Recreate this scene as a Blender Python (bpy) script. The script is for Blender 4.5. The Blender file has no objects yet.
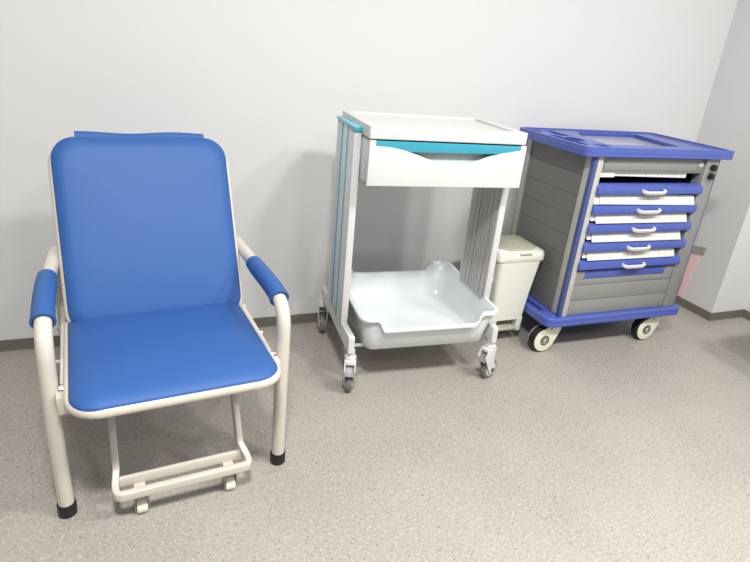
import bpy, bmesh, math, random
from mathutils import Vector, Matrix
random.seed(4)
PI = math.pi
COL = bpy.context.scene.collection
sc = bpy.context.scene
sc.view_settings.view_transform = 'Standard'
sc.view_settings.look = 'None'
sc.view_settings.exposure = 0.0
sc.view_settings.gamma = 1.0

# ------------------------------------------------------------------ materials
def lin(c):
    c = c / 255.0
    return c / 12.92 if c <= 0.04045 else ((c + 0.055) / 1.055) ** 2.4
def rgb(r, g, b): return (lin(r), lin(g), lin(b), 1.0)
def mat(name, col, rough=0.5, metal=0.0, spec=0.5, noise=0.04, nscale=30.0, bump=0.0, bscale=300.0, coat=0.0):
    m = bpy.data.materials.new(name); m.use_nodes = True
    nt = m.node_tree; b = nt.nodes['Principled BSDF']
    b.inputs['Roughness'].default_value = rough
    b.inputs['Metallic'].default_value = metal
    b.inputs['Specular IOR Level'].default_value = spec
    b.inputs['Coat Weight'].default_value = coat
    tc = nt.nodes.new('ShaderNodeTexCoord')
    n = nt.nodes.new('ShaderNodeTexNoise'); n.inputs['Scale'].default_value = nscale
    n.inputs['Detail'].default_value = 3.0
    nt.links.new(tc.outputs['Object'], n.inputs['Vector'])
    mx = nt.nodes.new('ShaderNodeMix'); mx.data_type = 'RGBA'
    mx.inputs['A'].default_value = tuple(c * (1 - noise) for c in col[:3]) + (1,)
    mx.inputs['B'].default_value = tuple(min(1, c * (1 + noise)) for c in col[:3]) + (1,)
    nt.links.new(n.outputs['Fac'], mx.inputs['Factor'])
    nt.links.new(mx.outputs['Result'], b.inputs['Base Color'])
    if bump > 0:
        n2 = nt.nodes.new('ShaderNodeTexNoise'); n2.inputs['Scale'].default_value = bscale
        nt.links.new(tc.outputs['Object'], n2.inputs['Vector'])
        bp = nt.nodes.new('ShaderNodeBump'); bp.inputs['Strength'].default_value = bump
        bp.inputs['Distance'].default_value = 0.002
        nt.links.new(n2.outputs['Fac'], bp.inputs['Height'])
        nt.links.new(bp.outputs['Normal'], b.inputs['Normal'])
    return m

def floor_mat():
    m = bpy.data.materials.new('speckled_vinyl'); m.use_nodes = True
    nt = m.node_tree; b = nt.nodes['Principled BSDF']; L = nt.links
    tc = nt.nodes.new('ShaderNodeTexCoord')
    def noise(s, d=2.0, r=0.6):
        n = nt.nodes.new('ShaderNodeTexNoise'); n.inputs['Scale'].default_value = s
        n.inputs['Detail'].default_value = d; n.inputs['Roughness'].default_value = r
        L.new(tc.outputs['Object'], n.inputs['Vector']); return n.outputs['Fac']
    def ramp(src, stops):
        r = nt.nodes.new('ShaderNodeValToRGB')
        e = r.color_ramp.elements
        e[0].position, e[0].color = stops[0]; e[1].position, e[1].color = stops[-1]
        for p_, c_ in stops[1:-1]:
            x = e.new(p_); x.color = c_
        L.new(src, r.inputs['Fac']); return r.outputs['Color']
    def mix(f, a, bb, mode='MIX'):
        x = nt.nodes.new('ShaderNodeMix'); x.data_type = 'RGBA'; x.blend_type = mode
        for k, v in (('Factor', f), ('A', a), ('B', bb)):
            if hasattr(v, 'is_linked') or hasattr(v, 'links'): L.new(v, x.inputs[k])
            else: x.inputs[k].default_value = v
        return x.outputs['Result']
    base = ramp(noise(110, 4, 0.75), [(0.3, rgb(147, 141, 133)), (0.5, rgb(165, 159, 151)), (0.7, rgb(181, 175, 166))])
    big = ramp(noise(1.7, 2), [(0.35, (0.93, 0.93, 0.93, 1)), (0.65, (1.04, 1.04, 1.04, 1))])
    c = mix(1.0, base, big, 'MULTIPLY')
    def chips(scale, th, col):
        nonlocal c
        v = nt.nodes.new('ShaderNodeTexVoronoi'); v.inputs['Scale'].default_value = scale
        L.new(tc.outputs['Object'], v.inputs['Vector'])
        sep = nt.nodes.new('ShaderNodeSeparateColor'); L.new(v.outputs['Color'], sep.inputs['Color'])
        g = nt.nodes.new('ShaderNodeMath'); g.operation = 'GREATER_THAN'; g.inputs[1].default_value = th
        L.new(sep.outputs['Red'], g.inputs[0])
        d = nt.nodes.new('ShaderNodeMath'); d.operation = 'LESS_THAN'; d.inputs[1].default_value = 0.36
        L.new(v.outputs['Distance'], d.inputs[0])
        mu = nt.nodes.new('ShaderNodeMath'); mu.operation = 'MULTIPLY'
        L.new(g.outputs[0], mu.inputs[0]); L.new(d.outputs[0], mu.inputs[1])
        c = mix(mu.outputs[0], c, col)
    chips(150, 0.90, rgb(138, 132, 124)); chips(160, 0.88, rgb(190, 186, 177)); chips(170, 0.972, rgb(96, 90, 84))
    L.new(c, b.inputs['Base Color'])
    b.inputs['Roughness'].default_value = 0.42
    b.inputs['Specular IOR Level'].default_value = 0.45
    bp = nt.nodes.new('ShaderNodeBump'); bp.inputs['Strength'].default_value = 0.25; bp.inputs['Distance'].default_value = 0.001
    L.new(noise(160, 2), bp.inputs['Height']); L.new(bp.outputs['Normal'], b.inputs['Normal'])
    return m

M = {
 'wall': mat('painted_wall', rgb(216, 216, 216), 0.42, spec=0.35, noise=0.012, nscale=2.0, bump=0.05, bscale=120),
 'ceiling': mat('ceiling_paint', rgb(205, 205, 203), 0.8),
 'base': mat('skirting_vinyl', rgb(104, 99, 92), 0.45, noise=0.08, nscale=90),
 'blue': mat('blue_vinyl', rgb(50, 92, 156), 0.52, spec=0.35, noise=0.03, nscale=8, bump=0.25, bscale=700),
 'cream': mat('cream_enamel', rgb(206, 199, 187), 0.28, noise=0.01),
 'rubber': mat('black_rubber', rgb(24, 24, 26), 0.5),
 'dark': mat('dark_inside', rgb(18, 19, 34), 0.7),
 'ivory': mat('ivory_plastic', rgb(226, 226, 206), 0.4, noise=0.01),
 'white': mat('white_plastic', rgb(211, 211, 210), 0.32, noise=0.01),
 'tray': mat('tray_plastic', rgb(217, 222, 225), 0.22, noise=0.01, coat=0.2),
 'teal': mat('teal_plastic', rgb(60, 158, 182), 0.35, noise=0.02),
 'tealpale': mat('pale_teal_cap', rgb(120, 184, 200), 0.35, noise=0.02),
 'pocket': mat('pocket_plastic', rgb(196, 208, 204), 0.35),
 'alu': mat('aluminium', rgb(178, 178, 174), 0.38, metal=0.35, noise=0.05, nscale=12),
 'aludark': mat('groove', rgb(70, 70, 70), 0.5),
 'greyplank': mat('grey_plank_plastic', rgb(114, 114, 111), 0.5, noise=0.03, nscale=14),
 'silver': mat('silver_plastic', rgb(142, 143, 140), 0.4, metal=0.15, noise=0.04, nscale=14),
 'post': mat('post_beige', rgb(186, 184, 176), 0.4),
 'cartblue': mat('blue_plastic', rgb(76, 94, 172), 0.3, spec=0.5, noise=0.03, nscale=10),
 'navy': mat('navy_insert', rgb(66, 82, 134), 0.4),
 'mat': mat('lilac_grey_pad', rgb(168, 170, 184), 0.25, noise=0.02),
 'label': mat('label_card', rgb(218, 217, 211), 0.4, noise=0.01),
 'print': mat('printed_line', rgb(165, 167, 165), 0.5),
 'tyre': mat('grey_tyre', rgb(112, 110, 106), 0.5, noise=0.05),
 'brake': mat('grey_brake_plastic', rgb(140, 142, 144), 0.4),
 'steel': mat('steel', rgb(160, 160, 158), 0.3, metal=0.8),
 'bin': mat('bin_plastic', rgb(222, 222, 212), 0.38, noise=0.015),
 'binlid': mat('bin_lid_plastic', rgb(172, 170, 155), 0.42, noise=0.015),
 'pink': mat('pink_patch', rgb(250, 206, 208), 0.5),
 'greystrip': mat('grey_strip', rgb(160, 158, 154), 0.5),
 'floor': floor_mat(),
}

# ------------------------------------------------------------------ mesh tools
class MB:
    """collects shapes into one mesh"""
    def __init__(s): s.bm = bmesh.new(); s.mats = []
    def mi(s, m):
        if m not in s.mats: s.mats.append(m)
        return s.mats.index(m)
    def _take(s, other, m, mtx=None):
        if mtx is not None: bmesh.ops.transform(other, matrix=mtx, verts=other.verts)
        i = s.mi(m)
        mp = {v: s.bm.verts.new(v.co) for v in other.verts}
        for f in other.faces:
            try:
                g = s.bm.faces.new([mp[v] for v in f.verts]); g.material_index = i; g.smooth = f.smooth
            except ValueError: pass
        other.free()
    def box(s, a, b, m, bev=0.0, seg=2, mtx=None):
        t = bmesh.new()
        vs = [t.verts.new((x, y, z)) for x in (a[0], b[0]) for y in (a[1], b[1]) for z in (a[2], b[2])]
        for q in ((0,1,3,2),(4,6,7,5),(0,4,5,1),(2,3,7,6),(0,2,6,4),(1,5,7,3)): t.faces.new([vs[i] for i in q])
        bmesh.ops.recalc_face_normals(t, faces=t.faces)
        if bev > 0:
            bmesh.ops.bevel(t, geom=list(t.edges), offset=bev, segments=seg, affect='EDGES', profile=0.5)
        s._take(t, m, mtx)
    def rings(s, rs, m, cap0=True, cap1=True, smooth=True, mtx=None, closed=True):
        t = bmesh.new(); R = [[t.verts.new(p) for p in r] for r in rs]
        n = len(rs[0])
        for i in range(len(R) - 1):
            for j in range(n if closed else n - 1):
                k = (j + 1) % n
                f = t.faces.new((R[i][j], R[i][k], R[i+1][k], R[i+1][j])); f.smooth = smooth
        if cap0: t.faces.new(R[0][::-1])
        if cap1: t.faces.new(R[-1])
        bmesh.ops.recalc_face_normals(t, faces=t.faces)
        s._take(t, m, mtx)
    def tube(s, path, r, m, seg=14, closed=False, prof=None, caps=True, up=Vector((0.13, 0.21, 1)), mtx=None):
        P = [Vector(p) for p in path]; n = len(P)
        T = []
        for i in range(n):
            a = P[(i - 1) % n] if (closed or i > 0) else P[i]
            b = P[(i + 1) % n] if (closed or i < n - 1) else P[i]
            T.append((b - a).normalized())
        N = (up - T[0] * up.dot(T[0])).normalized()
        if prof is None: prof = [(math.cos(2*PI*k/seg) * r, math.sin(2*PI*k/seg) * r) for k in range(seg)]
        rs = []
        for i in range(n):
            N = (N - T[i] * N.dot(T[i])).normalized(); B = T[i].cross(N)
            rs.append([P[i] + N * u + B * v for u, v in prof])
        if closed: rs.append(rs[0])
        s.rings(rs, m, cap0=caps and not closed, cap1=caps and not closed, mtx=mtx)
        if closed: bmesh.ops.remove_doubles(s.bm, verts=s.bm.verts, dist=1e-6)
    def cyl(s, a, b, r, m, r2=None, seg=24, bev=0.0):
        a = Vector(a); b = Vector(b); d = (b - a).normalized(); h = (b - a).length
        r2 = r if r2 is None else r2
        st = [(0, r)] if bev <= 0 else [(0, r - bev), (bev * .3, r - bev * .3), (bev, r)]
        st += [(h, r2)] if bev <= 0 else [(h - bev, r2), (h - bev * .3, r2 - bev * .3), (h, r2 - bev)]
        u = d.orthogonal().normalized(); v = d.cross(u)
        s.rings([[a + d * t_ + (u * math.cos(2*PI*k/seg) + v * math.sin(2*PI*k/seg)) * rr for k in range(seg)] for t_, rr in st], m)
    def plate(s, outer, holes, z0, z1, m, bev=0.0, mtx=None):
        cu = bpy.data.curves.new('tmp', 'CURVE'); cu.dimensions = '2D'; cu.fill_mode = 'BOTH'
        for loop in [outer] + holes:
            sp = cu.splines.new('POLY'); sp.points.add(len(loop) - 1)
            for i, (x, y) in enumerate(loop): sp.points[i].co = (x, y, 0, 1)
            sp.use_cyclic_u = True
        cu.extrude = max((z1 - z0) / 2 - bev, 0.0001); cu.bevel_depth = bev; cu.bevel_resolution = 2
        if bev > 0: cu.offset = -bev
        ob = bpy.data.objects.new('tmp', cu)
        me = bpy.data.meshes.new_from_object(ob)
        t = bmesh.new(); t.from_mesh(me)
        bmesh.ops.remove_doubles(t, verts=t.verts, dist=1e-6)
        bmesh.ops.translate(t, verts=t.verts, vec=(0, 0, (z0 + z1) / 2))
        for f in t.faces: f.smooth = False
        s._take(t, m, mtx)
        bpy.data.objects.remove(ob); bpy.data.curves.remove(cu); bpy.data.meshes.remove(me)
    def build(s, name, parent=None, smooth=35, label=None):
        me = bpy.data.meshes.new(name)
        s.bm.normal_update(); s.bm.to_mesh(me); s.bm.free()
        for m in s.mats: me.materials.append(m)
        for p_ in me.polygons: p_.use_smooth = True
        me.set_sharp_from_angle(angle=math.radians(smooth))
        o = bpy.data.objects.new(name, me); COL.objects.link(o)
        if parent is not None: o.parent = parent
        if label: o['label'] = label
        return o

def rrect(x0, y0, x1, y1, r, n=6):
    out = []
    if not isinstance(r, (list, tuple)): r = [r] * 4
    for (cx, cy, a0, q) in ((x0, y0, PI, r[0]), (x1, y0, 1.5*PI, r[1]), (x1, y1, 0, r[2]), (x0, y1, .5*PI, r[3])):
        ccx = cx + q if cx == x0 else cx - q; ccy = cy + q if cy == y0 else cy - q
        for k in range(n + 1):
            a = a0 + .5 * PI * k / n
            out.append((ccx + q * math.cos(a), ccy + q * math.sin(a)))
    return out
def fillet(pts, rads, n=7):
    """round the corners of a polyline"""
    P = [Vector(p) for p in pts]; out = [P[0]]
    for i in range(1, len(P) - 1):
        r = rads[i - 1] if isinstance(rads, (list, tuple)) else rads
        a = (P[i-1] - P[i]).normalized(); b = (P[i+1] - P[i]).normalized()
        ang = a.angle(b); d = min(r / math.tan(ang / 2), (P[i-1]-P[i]).length*.49, (P[i+1]-P[i]).length*.49)
        s, e = P[i] + a * d, P[i] + b * d
        for k in range(n + 1):
            t = k / n; out.append(s * (1-t)**2 + P[i] * 2*t*(1-t) + e * t*t)
    out.append(P[-1]); return out
def empty(name, loc, rz, label, cat, group=None):
    o = bpy.data.objects.new(name, None); COL.objects.link(o); o.empty_display_size = .1
    o.location = loc; o.rotation_euler = (0, 0, rz); o['label'] = label; o['category'] = cat
    if group: o['group'] = group
    return o
def struct(mb, name):
    o = mb.build(name); o['kind'] = 'structure'; return o

# ------------------------------------------------------------------ room
RX, RY, NX, HB = 2.828, -0.4145, 3.085, 0.0445
CEIL = 2.75
b = MB(); b.box((-3.2, -4.6, -.06), (3.6, .1, 0), M['floor']); struct(b, 'floor')
b = MB(); b.box((-3.2, 0, 0), (RX + .05, .12, CEIL), M['wall']); struct(b, 'wall_back')
b = MB(); b.plate([(RX, .12), (RX, RY), (NX, RY), (NX, -4.6), (3.6, -4.6), (3.6, .12)], [], 0, CEIL, M['wall']); struct(b, 'wall_right')
b = MB(); b.box((-3.2, -4.6, CEIL), (3.6, .12, CEIL + .08), M['ceiling']); struct(b, 'ceiling')
def skirt(pts, name):
    """coved skirting: flat strip with a small foot curve"""
    b = MB(); t = .004; P = [Vector((x, y, 0)) for x, y in pts]
    prof = [(0, 0), (.012, 0), (.007, .003), (t, .010), (t, HB - .002), (t - .001, HB), (0, HB)]
    rs = []
    for i, q in enumerate(P):
        a = (P[i] - P[i-1]).normalized() if i > 0 else (P[1] - P[0]).normalized()
        c = (P[i+1] - P[i]).normalized() if i < len(P) - 1 else a
        na = Vector((a.y, -a.x, 0)); nc = Vector((c.y, -c.x, 0)); nn = (na + nc); nn = nn / (nn.length_squared / 2)
        rs.append([q + nn * u + Vector((0, 0, v)) for u, v in prof])
    b.rings(rs, M['base'], smooth=False); struct(b, name)
skirt([(-3.2, 0), (RX, 0)], 'baseboard_back')
skirt([(RX, 0), (RX, RY), (NX, RY), (NX, -4.6)], 'baseboard_right')

# ------------------------------------------------------------------ blue chair
ch = empty('folding_chair', (.039, -.935, 0), .093,
           'blue padded folding armchair with cream steel tube frame and pull-out footrest', 'chair')
up = Vector((0, .42, .9075)); nb = Vector((0, -.9075, .42)); B0 = Vector((0, .322, .443))
def bk(x, s, n=0.0): return B0 + Vector((x, 0, 0)) + up * s + nb * n
for sx, za, zf, xt, xr in ((-1, .578, .572, .286, .262), (1, .574, .560, .297, .284)):
    x0, x1, xt = .294 * sx, xr * sx, xt * sx
    path = fillet([(x0, 0, .02), (x0, -.012, .30), (xt, -.02, zf - .004), (xt, .20, zf + .003), (x1, .515, za), (x1 * 1.03, .525, .02)], [1.2, .085, .5, .05])
    b = MB(); b.tube(path, .0198, M['cream'], seg=18, up=Vector((1, .02, .01))); sf = b.build('side_frame', ch)
    for (fx, fy) in ((x0, 0), (x1 * 1.03, .525)):
        b = MB(); b.cyl((fx, fy, 0), (fx, fy, .040), .0238, M['rubber'], bev=.004); b.build('rubber_foot', sf, label='black rubber tip')
    # blue padded sleeve, open along the underside
    cl = [Vector((xt, .030, zf - .006)), Vector((xt, .045, zf - .001)), Vector((xt, .09, zf + .002)), Vector((xt * .998, .16, zf + .003)), Vector((xt * .99, .23, zf + .004)), Vector((xt * .985, .285, zf + .005))]
    b = MB(); rs = []
    for i, q in enumerate(cl):
        a = (cl[min(i+1, len(cl)-1)] - cl[max(i-1, 0)]).normalized()
        nx = Vector((1, 0, 0)); nz = nx.cross(a).normalized()
        fl = (-.002, 0, 0, 0, 0, .002)[i]
        ro, ri = .0268 - fl, .0215 - fl * .5
        angs = [math.radians(-70 + 320 * k / 20) for k in range(21)]
        # opening points down (angle -90)
        ring = [q + nx * ro * math.cos(t) + nz * ro * math.sin(t) * (1.0) for t in [math.radians(-62 + 304 * k / 20) for k in range(21)]]
        ring += [q + nx * ri * math.cos(t) + nz * ri * math.sin(t) for t in [math.radians(-62 + 304 * k / 20) for k in range(20, -1, -1)]]
        rs.append(ring)
    b.rings(rs, M['blue']); b.build('arm_pad', ch, smooth=50)
# seat
b = MB(); ring = [(x, y, .413 - .022 * (y + .164)) for x, y in rrect(-.250, -.164, .250, .372, [.075, .062, .06, .06], 8)]
b.tube(ring, .0135, M['cream'], closed=True, prof=[(0.0135*math.cos(2*PI*k/14), .011*math.sin(2*PI*k/14)) for k in range(14)], up=Vector((0, 0, 1)))
for y in (-.04, .17, .33): b.box((-.24, y - .012, .388 - .022 * (y + .164)), (.24, y + .012, .404 - .022 * (y + .164)), M['cream'], .003)
b.build('seat_frame', ch)
def cushion(x0, y0, x1, y1, r, h0, h1, f, puff=.012, steps=7):
    b = MB(); rs = []
    rs.append([f(x, y, h0) for x, y in rrect(x0 + .006, y0 + .006, x1 - .006, y1 - .006, r - .006, 8)])
    rs.append([f(x, y, h0 + .004) for x, y in rrect(x0, y0, x1, y1, r, 8)])
    rs.append([f(x, y, h1 - .012) for x, y in rrect(x0, y0, x1, y1, r, 8)])
    rs.append([f(x, y, h1 - .004) for x, y in rrect(x0 + .004, y0 + .004, x1 - .004, y1 - .004, r - .004, 8)])
    for k in range(1, steps + 1):
        t = k / steps; w = (x1 - x0) / 2 - .004; hh = (y1 - y0) / 2 - .004
        dx = .012 + (w - .012 - .01) * t ** 1.2; dy = .012 + (hh - .012 - .01) * t ** 1.2
        rr = max(r - .5 * min(dx, dy), .004)
        rs.append([f(x, y, h1 + puff * (1 - (1 - t) ** 2.2)) for x, y in rrect(x0 + dx, y0 + dy, x1 - dx, y1 - dy, min(rr, w - dx, hh - dy) if min(w - dx, hh - dy) > .004 else .003, 8)])
    b.rings(rs, M['blue']); return b
cushion(-.249, -.169, .250, .366, .066, .415, .438, lambda x, y, z: Vector((x, y, z - .022 * (y + .164))), .016).build('seat_cushion', ch, smooth=60)
# back: frame ring and cushion in the leaning plane
b = MB(); b.tube([bk(x, s) for x, s in rrect(-.243, -.068, .257, .500, .070, 8)], .0105, M['cream'], closed=True, up=Vector((0, -.9075, .42)))
for s in (.06, .25, .44): b.tube([bk(-.245, s, -.004), bk(.245, s, -.004)], .009, M['cream'])
b.build('back_frame', ch)
cushion(-.244, -.062, .257, .513, .068, .004, .028, lambda x, y, z: bk(x, y, z), .006).build('back_cushion', ch, smooth=60)
b = MB(); rs = []
for k in range(17):
    x = -.176 + .372 * k / 16; w = .003 * math.sin(k * .55 + 1.2)
    rs.append([bk(x, .36, -.022), bk(x, .36, -.012), bk(x, .522 + w, .006), bk(x, .531 + w, .001), bk(x, .524 + w, -.010)])
b.rings(rs, M['blue']); b.build('head_flap', ch, label='thin blue flap hanging behind the top of the back')
# brackets and rails
for sx in (-1, 1):
    b = MB(); b.box((.262 * sx - .006, 0, .385), (.262 * sx + .006, .52, .41), M['cream'], .002); b.build('side_rail', ch)
    b = MB(); b.box((min(.225 * sx, .278 * sx), -.055, .352), (max(.225 * sx, .278 * sx), -.022, .402), M['cream'], .003)
    b.build('mounting_bracket', ch)
    for y, z in ((-.01, .410), (.13, .407), (.33, .403)):
        b = MB(); b.cyl((.246 * sx, y, z - .01), (.279 * sx, y, z - .01), .0055, M['cream'], seg=10)
        b.cyl((.262 * sx, y, z - .01), (.268 * sx, y, z - .01), .009, M['steel'], seg=6); b.build('spacer_bolt', ch)
    b = MB(); b.cyl((.246 * sx, .375, .50), (.276 * sx, .40, .50), .003, M['steel'], seg=8); b.build('hinge_pin', ch, label='steel pin beside the back')
    b = MB(); b.tube([(.235 * sx, .0, .40), (.245 * sx, .30, .12)], .004, M['cream'], seg=8); b.tube([(.245 * sx, .30, .12), (.272 * sx, .50, .16)], .004, M['steel'], seg=8)
    b.build('link_rod', ch)
# footrest: slanting U frame, two flat bars, two wheels
fr = fillet([(-.161, .12, .41), (-.166, -.026, .130), (-.174, -.062, .100), (-.171, -.096, .097), (.179, -.096, .097), (.180, -.062, .100), (.166, -.026, .130), (.168, .12, .41)], [.03, .05, .05, .05, .05, .03])
b = MB(); pf = [(u, v) for u, v in rrect(-.0135, -.009, .0135, .009, .004, 3)]
b.tube(fr, 0, M['cream'], prof=pf, up=Vector((0, -.5, 1)))
ft = b.build('footrest_frame', ch)
b = MB(); b.box((-.166, -.044, .080), (.176, -.030, .110), M['cream'], .004); b.box((-.128, -.090, .078), (-.098, -.032, .083), M['cream'], .002); b.box((.112, -.090, .078), (.142, -.032, .083), M['cream'], .002)
b.build('crossbar', ft)
for x in (-.112, .128):
    b = MB(); b.cyl((x - .014, -.062, .021), (x + .014, -.062, .021), .021, M['ivory'], bev=.003); w = b.build('wheel', ch, label='small ivory wheel under the footrest')
    b = MB()
    for d in (-.0175, .0175): b.box((x + d - .0015, -.075, .012), (x + d + .0015, -.05, .084), M['steel'], .0007)
    b.cyl((x - .021, -.062, .021), (x + .021, -.062, .021), .004, M['steel'], seg=10)
    b.build('wheel_fork', w)

# ------------------------------------------------------------------ casters
def swivel_caster(x, y, ang, parent, ztop, off=.024, r=.044):
    """white fork caster with grey tyre and brake; ang = rolling direction (towards the trailing wheel)"""
    mt = Matrix.Translation((x, y, 0)) @ Matrix.Rotation(ang, 4, 'Z')
    def P(v): return mt @ Vector(v)
    b = MB()
    b.cyl(P((0, 0, ztop - .028)), P((0, 0, ztop)), .0155, M['white'], seg=20)
    b.cyl(P((0, 0, ztop - .040)), P((0, 0, ztop - .024)), .022, M['white'], bev=.003, seg=20)
    for s in (-1, 1):
        out = [(-.020, ztop - .036), (.030, ztop - .036), (.046, ztop - .07), (off + .016, r - .012), (off, r - .020), (off - .016, r - .012), (-.014, ztop - .075)]
        pl = Matrix(((1, 0, 0, 0), (0, 0, 1, 0), (0, 1, 0, 0), (0, 0, 0, 1)))
        b.plate(out, [], s * .019 - .0025, s * .019 + .0025, M['white'], .0012, mtx=mt @ pl)
    b.box((-.018, -.019, ztop - .050), (.034, .019, ztop - .034), M['white'], .004, mtx=mt)
    c = b.build('caster', parent, label='white swivel caster fork')
    b = MB(); b.cyl(P((off, -.0125, r)), P((off, .0125, r)), r, M['tyre'], bev=.006, seg=32)
    w = b.build('wheel', c, label='grey rubber tyre')
    for s in (-1, 1):
        b = MB(); b.cyl(P((off, s * .012, r)), P((off, s * .0145, r)), r * .68, M['white'], seg=24); b.build('hub_cap', c)
        b = MB(); b.cyl(P((off, s * .020, r)), P((off, s * .0235, r)), .010, M['aludark'], seg=16); b.build('axle_bolt', c, label='dark axle bolt')
    b = MB(); b.box((-.004, -.017, -.004), (.040, .017, .004), M['brake'], .002, mtx=mt @ Matrix.Translation((.018, 0, ztop - .062)) @ Matrix.Rotation(math.radians(48), 4, 'Y'))
    b.build('brake_pedal', c, label='grey plastic brake pedal')
    return c

# ------------------------------------------------------------------ white trolley
TP, TY = (.7098, -.5141, 0), -.0732
tr = empty('medical_trolley', TP, TY, 'white medical trolley on grey-wheeled casters with one teal-trimmed drawer', 'trolley')
TX = Matrix.Translation(TP) @ Matrix.Rotation(TY, 4, 'Z')
b = MB()
b.plate(rrect(-.030, -.087, .546, .285, .008), [], .960, .993, M['white'], .003)
b.plate(rrect(-.030, -.087, .546, .285, .008), [rrect(.004, -.045, .512, .262, .012)], .9915, 1.001, M['white'], .002)
b.build('top', tr)
# drawer
b = MB(); x0, x1, y0, y1, z0, z1 = -.026, .549, -.080, .25, .807, .956
b.box((x0, y0 + .030, z0), (x0 + .006, y1, z1), M['white'], .001); b.box((x1 - .006, y0 + .030, z0), (x1, y1, z1), M['white'], .001)
b.box((x0, y1 - .006, z0), (x1, y1, z1), M['white'], .001); b.box((x0, y0 + .030, z0), (x1, y1, z0 + .006), M['white'], .001)
dr = b.build('drawer', tr)
# front with the scooped upper edge
top = [(x0 + .020, z1)]
sc_pts = [(0, .938), (.05, .936), (.10, .927), (.145, .914), (.19, .899), (.24, .888), (.285, .885), (.33, .889), (.38, .902), (.42, .917), (.46, .928), (.50, .935), (.527, .937)]
outl = [(x0, z0), (x1, z0), (x1, z1), (x1 - .022, z1), (x1 - .022, .940)] + [(x - .004, z) for x, z in sc_pts[::-1]][1:] + [(x0 + .021, .940), (x0 + .021, z1), (x0, z1)]
ry = Matrix(((1, 0, 0, 0), (0, 0, 1, 0), (0, 1, 0, 0), (0, 0, 0, 1)))
b = MB(); b.plate(outl, [], y0 - .006, y0 + .008, M['white'], .0015, mtx=ry); b.box((x0, y0 + .003, z0), (x0 + .012, y0 + .032, z1), M['white'], .002); b.box((x1 - .012, y0 + .003, z0), (x1, y0 + .032, z1), M['white'], .002); b.box((x0, y0 + .003, z0), (x1, y0 + .032, z0 + .012), M['white'], .002)
b.build('drawer_front', dr)
b = MB()
tt = [(x0 + .022, .955), (x0 + .022, .934), (.10, .924), (.125, .922), (.43, .925), (.46, .926), (x1 - .023, .936), (x1 - .023, .955)]
b.plate(tt, [], y0 - .0045, y0 + .004, M['teal'], .001, mtx=ry); b.build('handle_strip', dr, label='teal trim strip along the drawer top')
b = MB()
rs = []
for x in [x0 + .03 + (x1 - x0 - .06) * k / 24 for k in range(25)]:
    rs.append([Vector((x, y0 + .026, .95)), Vector((x, y0 + .0255, .91)), Vector((x, y0 + .022, .886)), Vector((x, y0 + .015, .868)), Vector((x, y0 + .009, .860)), Vector((x, y0 + .030, .856)), Vector((x, y0 + .031, .95))])
b.rings(rs, M['pocket']); b.build('finger_pull', dr, label='pale grey-green hollow behind the drawer scoop')
# side columns
def column(xc, outside):
    xo, xi = xc - .013, xc + .013
    b = MB(); b.box((xo, 0, .245), (xi, .016, .973), M['white'], .003)                      # front strip
    b.box((xo + .002, .014, .245), (xi - .002, .236, .973), M['white'] if outside < 0 else M['alu'], .001)
    b.box((xo, .228, .245), (xi, .242, .973), M['white'], .003)
    col = b.build('side_column', tr)
    b = MB()
    xf = xo if outside < 0 else xi
    for y in (.085, .165):
        b.box((xf - .0012 if outside < 0 else xf - .003, y - .003, .25), (xf + .003 if outside < 0 else xf + .0012, y + .003, .972), M['teal'], .0005)
    b.build('teal_line', col, label='thin teal line down the column')
    # ribbed aluminium on the inner face
    b = MB(); xg = xi if outside < 0 else xo; d = 1 if outside < 0 else -1
    ys = [.018, .048, .056, .092, .100, .112, .120, .132, .140, .176, .184, .222]
    for ya, yb in ((.018, .050), (.054, .084), (.088, .104), (.108, .124), (.128, .144), (.150, .178), (.182, .226)):
        b.box((min(xg - d * .002, xg + d * .0025), ya, .25), (max(xg - d * .002, xg + d * .0025), yb, .95), M['alu'], .001)
    for ya in (.051, .147, .179): b.box((min(xg - d * .002, xg + d * .0006), ya, .25), (max(xg - d * .002, xg + d * .0006), ya + .003, .95), M['aludark'])
    b.build('ribbed_insert', col, label='brushed aluminium ribbed inner face')
    b = MB(); b.box((xo - .002, -.004, .973), (xi + .002, .248, .985), M['tealpale'] if outside < 0 else M['white'], .003)
    b.box((xo - .003, -.006, .968), (xi + .003, .008, .984), M['teal'] if outside < 0 else M['white'], .003)
    b.build('column_cap', col, label='teal cap on the column top' if outside < 0 else None)
column(-.043, -1); column(.549, 1)
# base arms
for xc in (-.038, .554):
    prof = [(-.104, .181), (-.104, .243), (-.098, .2485), (.365, .2485), (.385, .236), (.385, .200), (.33, .196), (-.07, .180)]
    yz = Matrix(((0, 0, 1, xc), (1, 0, 0, 0), (0, 1, 0, 0), (0, 0, 0, 1)))
    b = MB(); b.plate(prof, [], -.0115, .0115, M['white'], .0025, mtx=yz); b.build('base_arm', tr)
b = MB()
for y in (-.02, .30): b.cyl((-.03, y, .166), (.545, y, .166), .007, M['white'], seg=12)
for y in (-.02, .30):
    for x in (-.034, .547): b.box((x - .006, y - .012, .156), (x + .006, y + .012, .20), M['white'], .002)
b.build('cross_rod', tr)
swivel_caster(-.032, -.083, math.radians(-106), tr, .185, -.012)
swivel_caster(.556, -.080, math.radians(-155), tr, .185, -.016)
swivel_caster(-.040, .365, math.radians(75), tr, .202, .045)
swivel_caster(.553, .365, math.radians(40), tr, .202, .03)

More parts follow.
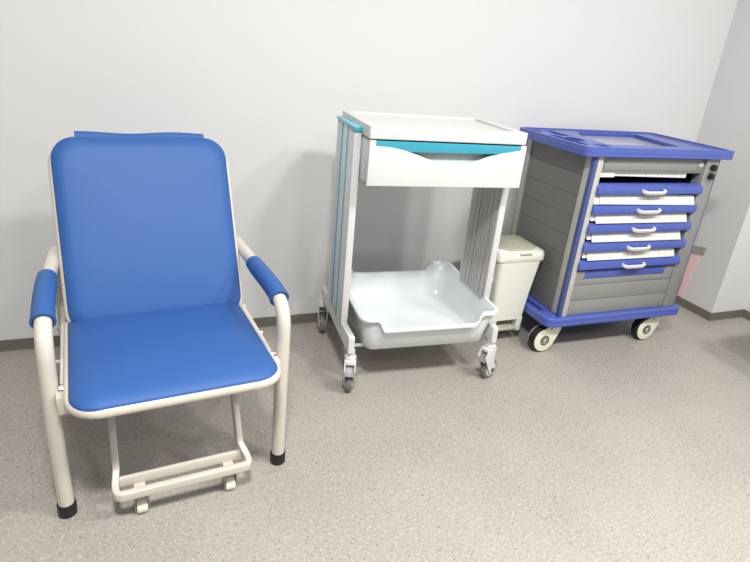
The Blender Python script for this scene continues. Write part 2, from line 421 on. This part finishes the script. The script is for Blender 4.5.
# ------------------------------------------------------------------ storage tray on the trolley
tb = None
def tray():
    b = MB(); X0, X1, Y0, Y1, ZT, ZB = -.016, .553, -.128, .402, .330, .178
    def sstep(a, c, v):
        t = min(1, max(0, (v - a) / (c - a))); return t * t * (3 - 2 * t)
    def dz(x, y):
        d = 0
        if y < Y0 + .07: d = .047 * sstep(.050, .080, x) * (1 - sstep(.448, .476, x))
        if y > Y1 - .07: d = .046 * sstep(.068, .100, x) * (1 - sstep(.435, .460, x))
        return d - .010 * (y - Y0) / (Y1 - Y0)
    def ring(inset, z, r, follow=1.0, n=10):
        base = rrect(X0 + inset, Y0 + inset, X1 - inset, Y1 - inset, r, n)
        # densify straight edges
        out = []
        for i in range(len(base)):
            a = Vector(base[i]); c = Vector(base[(i + 1) % len(base)]); L = (c - a).length
            k = 48 if L > .1 else 1
            for j in range(k): q = a.lerp(c, j / k); out.append((q.x, q.y))
        return [Vector((x, y, z - follow * dz(x, y))) for x, y in out]
    rs = [ring(.046, ZB, .03, 0), ring(.038, ZB + .006, .036, 0), ring(.026, ZB + .07, .042, 0), ring(.016, ZT - .015, .036), ring(.001, ZT - .013, .042), ring(0, ZT - .006, .043), ring(.003, ZT, .041), ring(.010, ZT + .0015, .037), ring(.016, ZT - .002, .034), ring(.029, ZB + .075, .040, .0), ring(.042, ZB + .013, .034, 0), ring(.052, ZB + .006, .026, 0)]
    b.rings(rs, M['tray']); return b
tb = tray().build('storage_tray', smooth=60)
tb.location = TP; tb.rotation_euler = (0, 0, TY)
tb['label'] = 'open pale white plastic tray with notched rim held low in the white trolley'; tb['category'] = 'tray'

# ------------------------------------------------------------------ pedal bin
bn = empty('pedal_bin', (1.523, -.283, 0), 0, 'slim off-white pedal bin with grey-beige lid between the trolley and the blue-topped cart', 'bin')
def bxy(x0, x1, y0, y1, r, z, n=6): return [Vector((x, y, z)) for x, y in rrect(x0, y0, x1, y1, r, n)]
b = MB()
rs = [bxy(-.097, .072, -.100, .085, .014, .118), bxy(-.104, .085, -.106, .095, .018, .25), bxy(-.112, .110, -.112, .105, .022, .415)]
b.rings(rs, M['bin'])
for x0, x1 in ((-.098, -.066), (.046, .073)):
    b.rings([bxy(x0, x1, -.098, -.055, .006, .056), bxy(x0 - .001, x1 + .002, -.101, -.05, .006, .125)], M['bin'])
b.rings([bxy(-.095, .070, -.03, .08, .012, .056), bxy(-.097, .073, -.03, .085, .012, .125)], M['bin'])
b.build('bin_body', bn)
b = MB(); rs = [bxy(-.120, .119, -.112, .112, .028, .408), bxy(-.124, .124, -.116, .114, .030, .414), bxy(-.124, .124, -.116, .114, .030, .440), bxy(-.119, .119, -.111, .110, .028, .452), bxy(-.108, .108, -.098, .100, .022, .455)]
b.rings(rs, M['bin']); b.build('rim', bn)
b = MB(); pts = [(-.100, .085), (-.100, -.045), (-.055, -.090), (.060, -.090), (.100, -.060), (.102, .085), (.085, .098), (-.085, .098)]
b.plate(pts, [], .453, .463, M['binlid'], .003); b.build('lid', bn, label='grey-beige lid panel')
b = MB(); b.box((-.020, -.118, .440), (.040, -.108, .449), M['greystrip'], .002); b.build('latch', bn)
b = MB(); b.box((-.060, -.112, .068), (.040, -.04, .080), M['binlid'], .004); b.box((-.06, -.118, .074), (.04, -.108, .088), M['binlid'], .003); b.build('pedal', bn)
b = MB(); b.box((-.238, -.075, .300), (-.100, -.063, .325), M['white'], .003); b.cyl((-.155, -.082, .312), (-.155, -.060, .312), .012, M['white'], seg=14); b.build('hanging_bracket', bn, label='white bracket hooking the bin to the trolley column')

# ------------------------------------------------------------------ drawer cart
ct = empty('drawer_cart', (1.604, -.547, 0), -.0161, 'grey medicine cart with blue plastic top, five labelled blue drawers and white disc wheels', 'cart')
b = MB()
O_ = rrect(-.003, 0, .804, .492, [.035, .014, .03, .035])
b.plate(O_, [], .905, .918, M['cartblue'], .003)
well = [(.205, .125), (.215, .112), (.585, .112), (.600, .125), (.655, .44), (.640, .458), (.330, .458), (.300, .445), (.215, .300), (.200, .270)]
holes = [well, rrect(.035, .40, .085, .462, .02), rrect(.105, .30, .155, .455, .02), rrect(.085, .175, .145, .270, .02), rrect(.045, .085, .085, .33, .018), rrect(.105, .055, .17, .115, .02),
         rrect(.735, .06, .757, .44, .01)]
b.plate(O_, holes, .917, .938, M['cartblue'], .002)
b.plate(O_, [rrect(.012, .012, .791, .480, .025)], .936, .944, M['cartblue'], .002)
tp = b.build('top_tray', ct, label='blue moulded plastic top with recesses')
b = MB(); b.plate([(x * .985 + .005, y * .97 + .008) for x, y in well], [], .9185, .921, M['mat'], .001); b.build('well_pad', tp, label='pale lilac-grey pad in the tray well')
# base bumper
b = MB()
O2 = rrect(-.001, -.002, .787, .492, [.045, .03, .03, .045])
b.plate(O2, [rrect(.020, .10, .052, .40, .012)], .166, .190, M['cartblue'], .006)
b.plate(O2, [], .148, .170, M['cartblue'], .006)
b.build('base_bumper', ct, label='blue plastic bumper base')
# carcass
b = MB()
b.box((.085, .44, .19), (.745, .458, .905), M['greyplank']); b.box((.10, .05, .19), (.74, .45, .20), M['dark']); b.box((.10, .05, .895), (.74, .45, .905), M['dark'])
b.box((.10, .36, .20), (.74, .37, .895), M['dark'])
b.box((.092, .06, .20), (.104, .45, .895), M['dark']); b.box((.735, .06, .20), (.742, .45, .895), M['dark'])
b.build('cabinet_body', ct)
for xs, d in ((.073, 1), (.752, -1)):
    b = MB(); zz = .19; n = 8; h = (.905 - .19) / n; pts = []
    prof = []
    for i in range(n):
        a, c = .19 + i * h, .19 + (i + 1) * h
        prof += [(xs + d * .003, a), (xs, a + .003), (xs, c - .003), (xs + d * .003, c)]
    poly = prof + [(xs + d * .014, .905), (xs + d * .014, .19)]
    b.plate(poly, [], .07, .452, M['greyplank'], mtx=ry); b.build('side_panel', ct, label='grey planked side panel')
# posts
b = MB(); b.box((.070, .030, .19), (.0795, .078, .905), M['post'], .003); b.box((.078, .018, .19), (.110, .075, .905), M['post'], .003)
p1 = b.build('corner_post', ct); b = MB(); b.box((.062, .0165, .19), (.0835, .038, .905), M['navy'], .004); b.build('blue_insert', p1, label='blue corner strip')
b = MB(); b.box((.675, .018, .19), (.747, .075, .905), M['silver'], .003); b.box((.740, .030, .19), (.753, .078, .905), M['post'], .003)
p2 = b.build('corner_post', ct); b = MB(); b.box((.7465, .019, .19), (.753, .032, .905), M['navy'], .002); b.build('blue_insert', p2, label='thin blue corner strip')
b = MB(); b.box((.064, .452, .19), (.092, .488, .905), M['alu'], .004); b.build('corner_post', ct)
b = MB(); b.box((.730, .452, .19), (.757, .488, .905), M['alu'], .004); b.build('corner_post', ct)
# top drawer
b = MB(); b.box((.112, .030, .838), (.674, .05, .899), M['silver'], .003); b.box((.126, .0265, .848), (.66, .0315, .890), M['silver'], .002)
b.box((.118, .05, .84), (.668, .34, .85), M['greyplank'])
b.box((.640, .022, .866), (.664, .032, .884), M['post'], .002)
td = b.build('top_drawer', ct, label='silver front of the top drawer')
b = MB()
b.box((.118, .034, .818), (.196, .038, .841), M['label']); b.box((.19, .040, .819), (.60, .044, .840), M['label'], mtx=Matrix.Translation((.4, 0, .83)) @ Matrix.Rotation(math.radians(.9), 4, 'Y') @ Matrix.Translation((-.4, 0, -.83)))
for x in (.28, .37, .46, .53): b.box((x, .0392, .822), (x + .0012, .0402, .836), M['print'])
b.build('label_strip', td, label='white label cards hanging below the top drawer')
# five blue drawers
for i in range(5):
    zt = .792 - i * .0837
    xr = .688
    b = MB()
    xz = Matrix(((0, 0, 1, 0), (1, 0, 0, 0), (0, 1, 0, 0), (0, 0, 0, 1)))
    prof = [(.045, zt), (.020, zt - .001), (.008, zt - .008), (.003, zt - .030), (.006, zt - .040), (.014, zt - .043), (.045, zt - .043)]
    b.plate(prof, [], .106, xr - .004, M['cartblue'], .0015, mtx=xz)
    b.box((.115, .045, zt - .080), (.672, .33, zt - .070), M['cartblue']); b.box((.115, .045, zt - .072), (.120, .33, zt - .01), M['cartblue']); b.box((.667, .045, zt - .072), (.672, .33, zt - .01), M['cartblue']); b.box((.662, .040, zt - .075), (.676, .30, zt - .058), M['steel'], .001)
    d = b.build('blue_drawer', ct, label='blue front ledge of a shallow drawer')
    # label strip: leaning card in a clear holder with faint print
    sk = math.radians((.5, .25, .2, .1, 0)[i]); cx0, cx1 = ((.135, .662), (.138, .650), (.142, .645), (.142, .640), (.142, .64))[i]
    if i < 4:
        mt = Matrix.Translation((cx0, .027, zt - .043)) @ Matrix.Rotation(math.radians(-24), 4, 'X')
        b = MB(); b.box((0, -.0015, -.0425), (cx1 - cx0, .0015, .001), M['label'], .0007, mtx=mt @ Matrix.Rotation(sk * 2, 4, 'Y'))
        b.box((-.022, .004, -.030), (.010, .006, .0), M['label'], mtx=mt)
        if i == 0: b.box((-.028, .003, -.042), (cx1 - cx0 - .03, .005, -.010), M['label'], mtx=mt)
        for q in range(1, 6):
            x = (cx1 - cx0) * q / 6 + random.uniform(-.012, .012)
            b.box((x, -.0022, -.036), (x + .0012, -.001, -.001), M['print'], mtx=mt)
        for q in range(3):
            x = .19 + q * .06; b.box((x, -.0022, -.024), (x + .045, -.001, -.0225), M['print'], mtx=mt)
        b.build('label_strip', d, label='white label card under the blue ledge')
    hx0, hx1 = .338, .462
    zc = zt - .031
    b = MB()
    hp = fillet([(hx0 + .003, .006, zc + .006), (hx0 + .004, -.006, zc + .004), (hx0 + .022, -.009, zc), (hx1 - .022, -.009, zc), (hx1 - .004, -.006, zc + .004), (hx1 - .003, .006, zc + .006)], [.008, .03, .03, .008])
    b.tube(hp, 0, M['white'], prof=rrect(-.0075, -.0055, .0075, .0055, .003, 3), up=Vector((0, 0, 1))); b.build('handle', d, label='small white bow handle')
# bottom drawer
b = MB(); fz = [.192, .262, .266, .338, .342, .372]
b.box((.112, .022, .192), (.674, .05, .2625), M['silver'], .002); b.box((.112, .022, .2645), (.674, .05, .3375), M['silver'], .002)
b.box((.112, .022, .3395), (.674, .05, .366), M['silver'], .002); b.box((.112, .022, .362), (.160, .05, .404), M['silver'], .002); b.box((.620, .022, .362), (.674, .05, .404), M['silver'], .002)
b.box((.112, .026, .192), (.674, .06, .40), M['greyplank'])
bd = b.build('bottom_drawer', ct, label='deep silver bottom drawer front')
b = MB(); b.box((.158, .0225, .370), (.622, .028, .404), M['cartblue'], .001); b.build('finger_recess', bd, label='blue recess strip along the bottom drawer top')
# lock
for z, n in ((.868, 'lock'), (.830, 'key_knob')):
    b = MB(); b.cyl((.712, .020, z), (.712, -.002, z), .0135, M['rubber'], bev=.002, seg=18); b.build(n, ct, label='black ' + n.replace('_', ' '))
b = MB(); b.box((.698, .0155, .815), (.728, .0185, .886), M['silver'], .001); b.build('lock_plate', ct)
# wheels
def disc_caster(cx, cy, ang, parent, R=.062):
    mt = Matrix.Translation((cx, cy, R)) @ Matrix.Rotation(ang, 4, 'Z')
    def P(v): return mt @ Vector(v)
    b = MB()
    out = [(R * .90 * math.cos(a), R * .90 * math.sin(a)) for a in [math.radians(100 + k * 11.5) for k in range(21)]] + [(.070, .020), (.082, .050), (.082, .082), (.020, .086), (.008, .066)]
    fl = Matrix(((1, 0, 0, 0), (0, 0, 1, 0), (0, 1, 0, 0), (0, 0, 0, 1)))
    for yy in (-.024, .020): b.plate(out, [], yy, yy + .006, M['ivory'], .002, mtx=mt @ fl)
    b.box((.012, -.022, .066), (.082, .024, .085), M['ivory'], .004, mtx=mt)
    c = b.build('caster', parent, label='ivory disc-sided caster housing')
    b = MB(); b.cyl(P((0, -.017, 0)), P((0, .019, 0)), R, M['rubber'], bev=.006, seg=36); b.build('wheel', c, label='black tyre')
    b = MB()
    ringp = [P((.0215 * math.cos(2*PI*k/28), -.0245, .0215 * math.sin(2*PI*k/28))) for k in range(28)]
    b.tube(ringp, .0028, M['rubber'], seg=8, closed=True); b.build('hub_ring', c, label='black ring on the hub'); b = MB()
    b.cyl(P((0, -.0235, 0)), P((0, -.0252, 0)), .015, M['rubber'], seg=24)
    b.build('hub_disc', c, label='black hub disc')
    b = MB(); ep = [P((rr * math.cos(a), -.0262, rr * math.sin(a))) for a, rr in [(math.radians(40 + k * 20), .0085) for k in range(15)]]; b.tube(ep[::-1] + [P((.0062, -.0262, .0045)), P((-.006, -.0262, -.002))], .0014, M['ivory'], seg=6)
    b.build('hub_emblem', c, label='ivory letter-like mark on the hub')
    b = MB(); b.cyl(P((.026, -.0236, .056)), P((.026, -.0252, .056)), .0045, M['rubber'], seg=14)
    b.build('housing_bolt', c, label='small black bolt')
for x, y, a in ((.040, .065, .04), (.640, .060, .04), (.040, .420, .2), (.640, .42, -.2)): disc_caster(x, y, a, ct)

# ------------------------------------------------------------------ pale pink patch with grey band, a thin plate on the right wall
sh = empty('wall_patch', (RX - .003, -.2, .04), 0, 'narrow pale pink patch with a grey top strip on the wall behind the cart', 'colour_patch')
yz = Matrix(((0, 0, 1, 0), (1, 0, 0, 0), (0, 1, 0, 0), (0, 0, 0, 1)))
b = MB(); b.plate([(-.010, .007), (-.045, .278), (.15, .235), (.15, .007)], [], 0, .0025, M['pink'], mtx=yz); b.build('patch', sh)
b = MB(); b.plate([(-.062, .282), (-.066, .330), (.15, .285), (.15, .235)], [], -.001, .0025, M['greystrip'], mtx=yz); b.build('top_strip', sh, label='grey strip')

# ------------------------------------------------------------------ unseen low slab on legs, added outside the frame to shadow the floor
tb2 = empty('shadow_blocker', (2.69, -1.14, 0), 0, 'unseen low rounded slab added beyond the right edge to cast a dark floor shadow', 'blocker')
b = MB(); b.plate(rrect(-.235, -.40, .24, .28, .09), [], .40, .435, M['greystrip'], .006); b.build('seat', tb2)  # unseen top slab, rounded to shape the cast shadow
for x in (-.10, .18):
    for y in (-.32, .17):
        b = MB(); b.cyl((x, y, 0), (x, y, .402), .016, M['cream'], seg=16); b.build('leg', tb2)

# ------------------------------------------------------------------ light
def area(name, loc, size, power, col=(1, 1, 1), sy=None):
    l = bpy.data.lights.new(name, 'AREA'); l.energy = power; l.color = col
    l.shape = 'RECTANGLE'; l.size = size; l.size_y = sy or size
    o = bpy.data.objects.new(name, l); COL.objects.link(o); o.location = loc; return o
for nm, x, y, pw in (('ceiling_light', .0, -2.33, 84), ('ceiling_light', 1.5, -2.3, 46), ('ceiling_light', 2.3, -2.3, 38), ('ceiling_light', 1.0, -3.5, 26)):
    area(nm, (x, y, CEIL - .01), .30, pw, (1, .985, .955))
w = bpy.data.worlds.new('world'); sc.world = w; w.use_nodes = True
bg = w.node_tree.nodes['Background']; bg.inputs['Color'].default_value = (.93, .97, 1, 1); bg.inputs['Strength'].default_value = .24

# ------------------------------------------------------------------ camera
f, pitch, roll, yaw, D, H = 569.88, .3975, .0947, .4047, 2.3261, 1.25
F = Vector((math.sin(yaw) * math.cos(pitch), math.cos(yaw) * math.cos(pitch), -math.sin(pitch)))
Rt = Vector((math.cos(yaw), -math.sin(yaw), 0)); U = Rt.cross(F)
R2 = Rt * math.cos(roll) + U * math.sin(roll); U2 = -Rt * math.sin(roll) + U * math.cos(roll)
cam = bpy.data.cameras.new('camera'); cam.sensor_width = 36; cam.lens = f / 750 * 36; cam.clip_start = .02
co = bpy.data.objects.new('camera', cam); COL.objects.link(co)
mw = Matrix.Identity(4)
for i, v in enumerate((R2, U2, -F)):
    for j in range(3): mw[j][i] = v[j]
mw.translation = Vector((0, -D, H)); co.matrix_world = mw
sc.camera = co
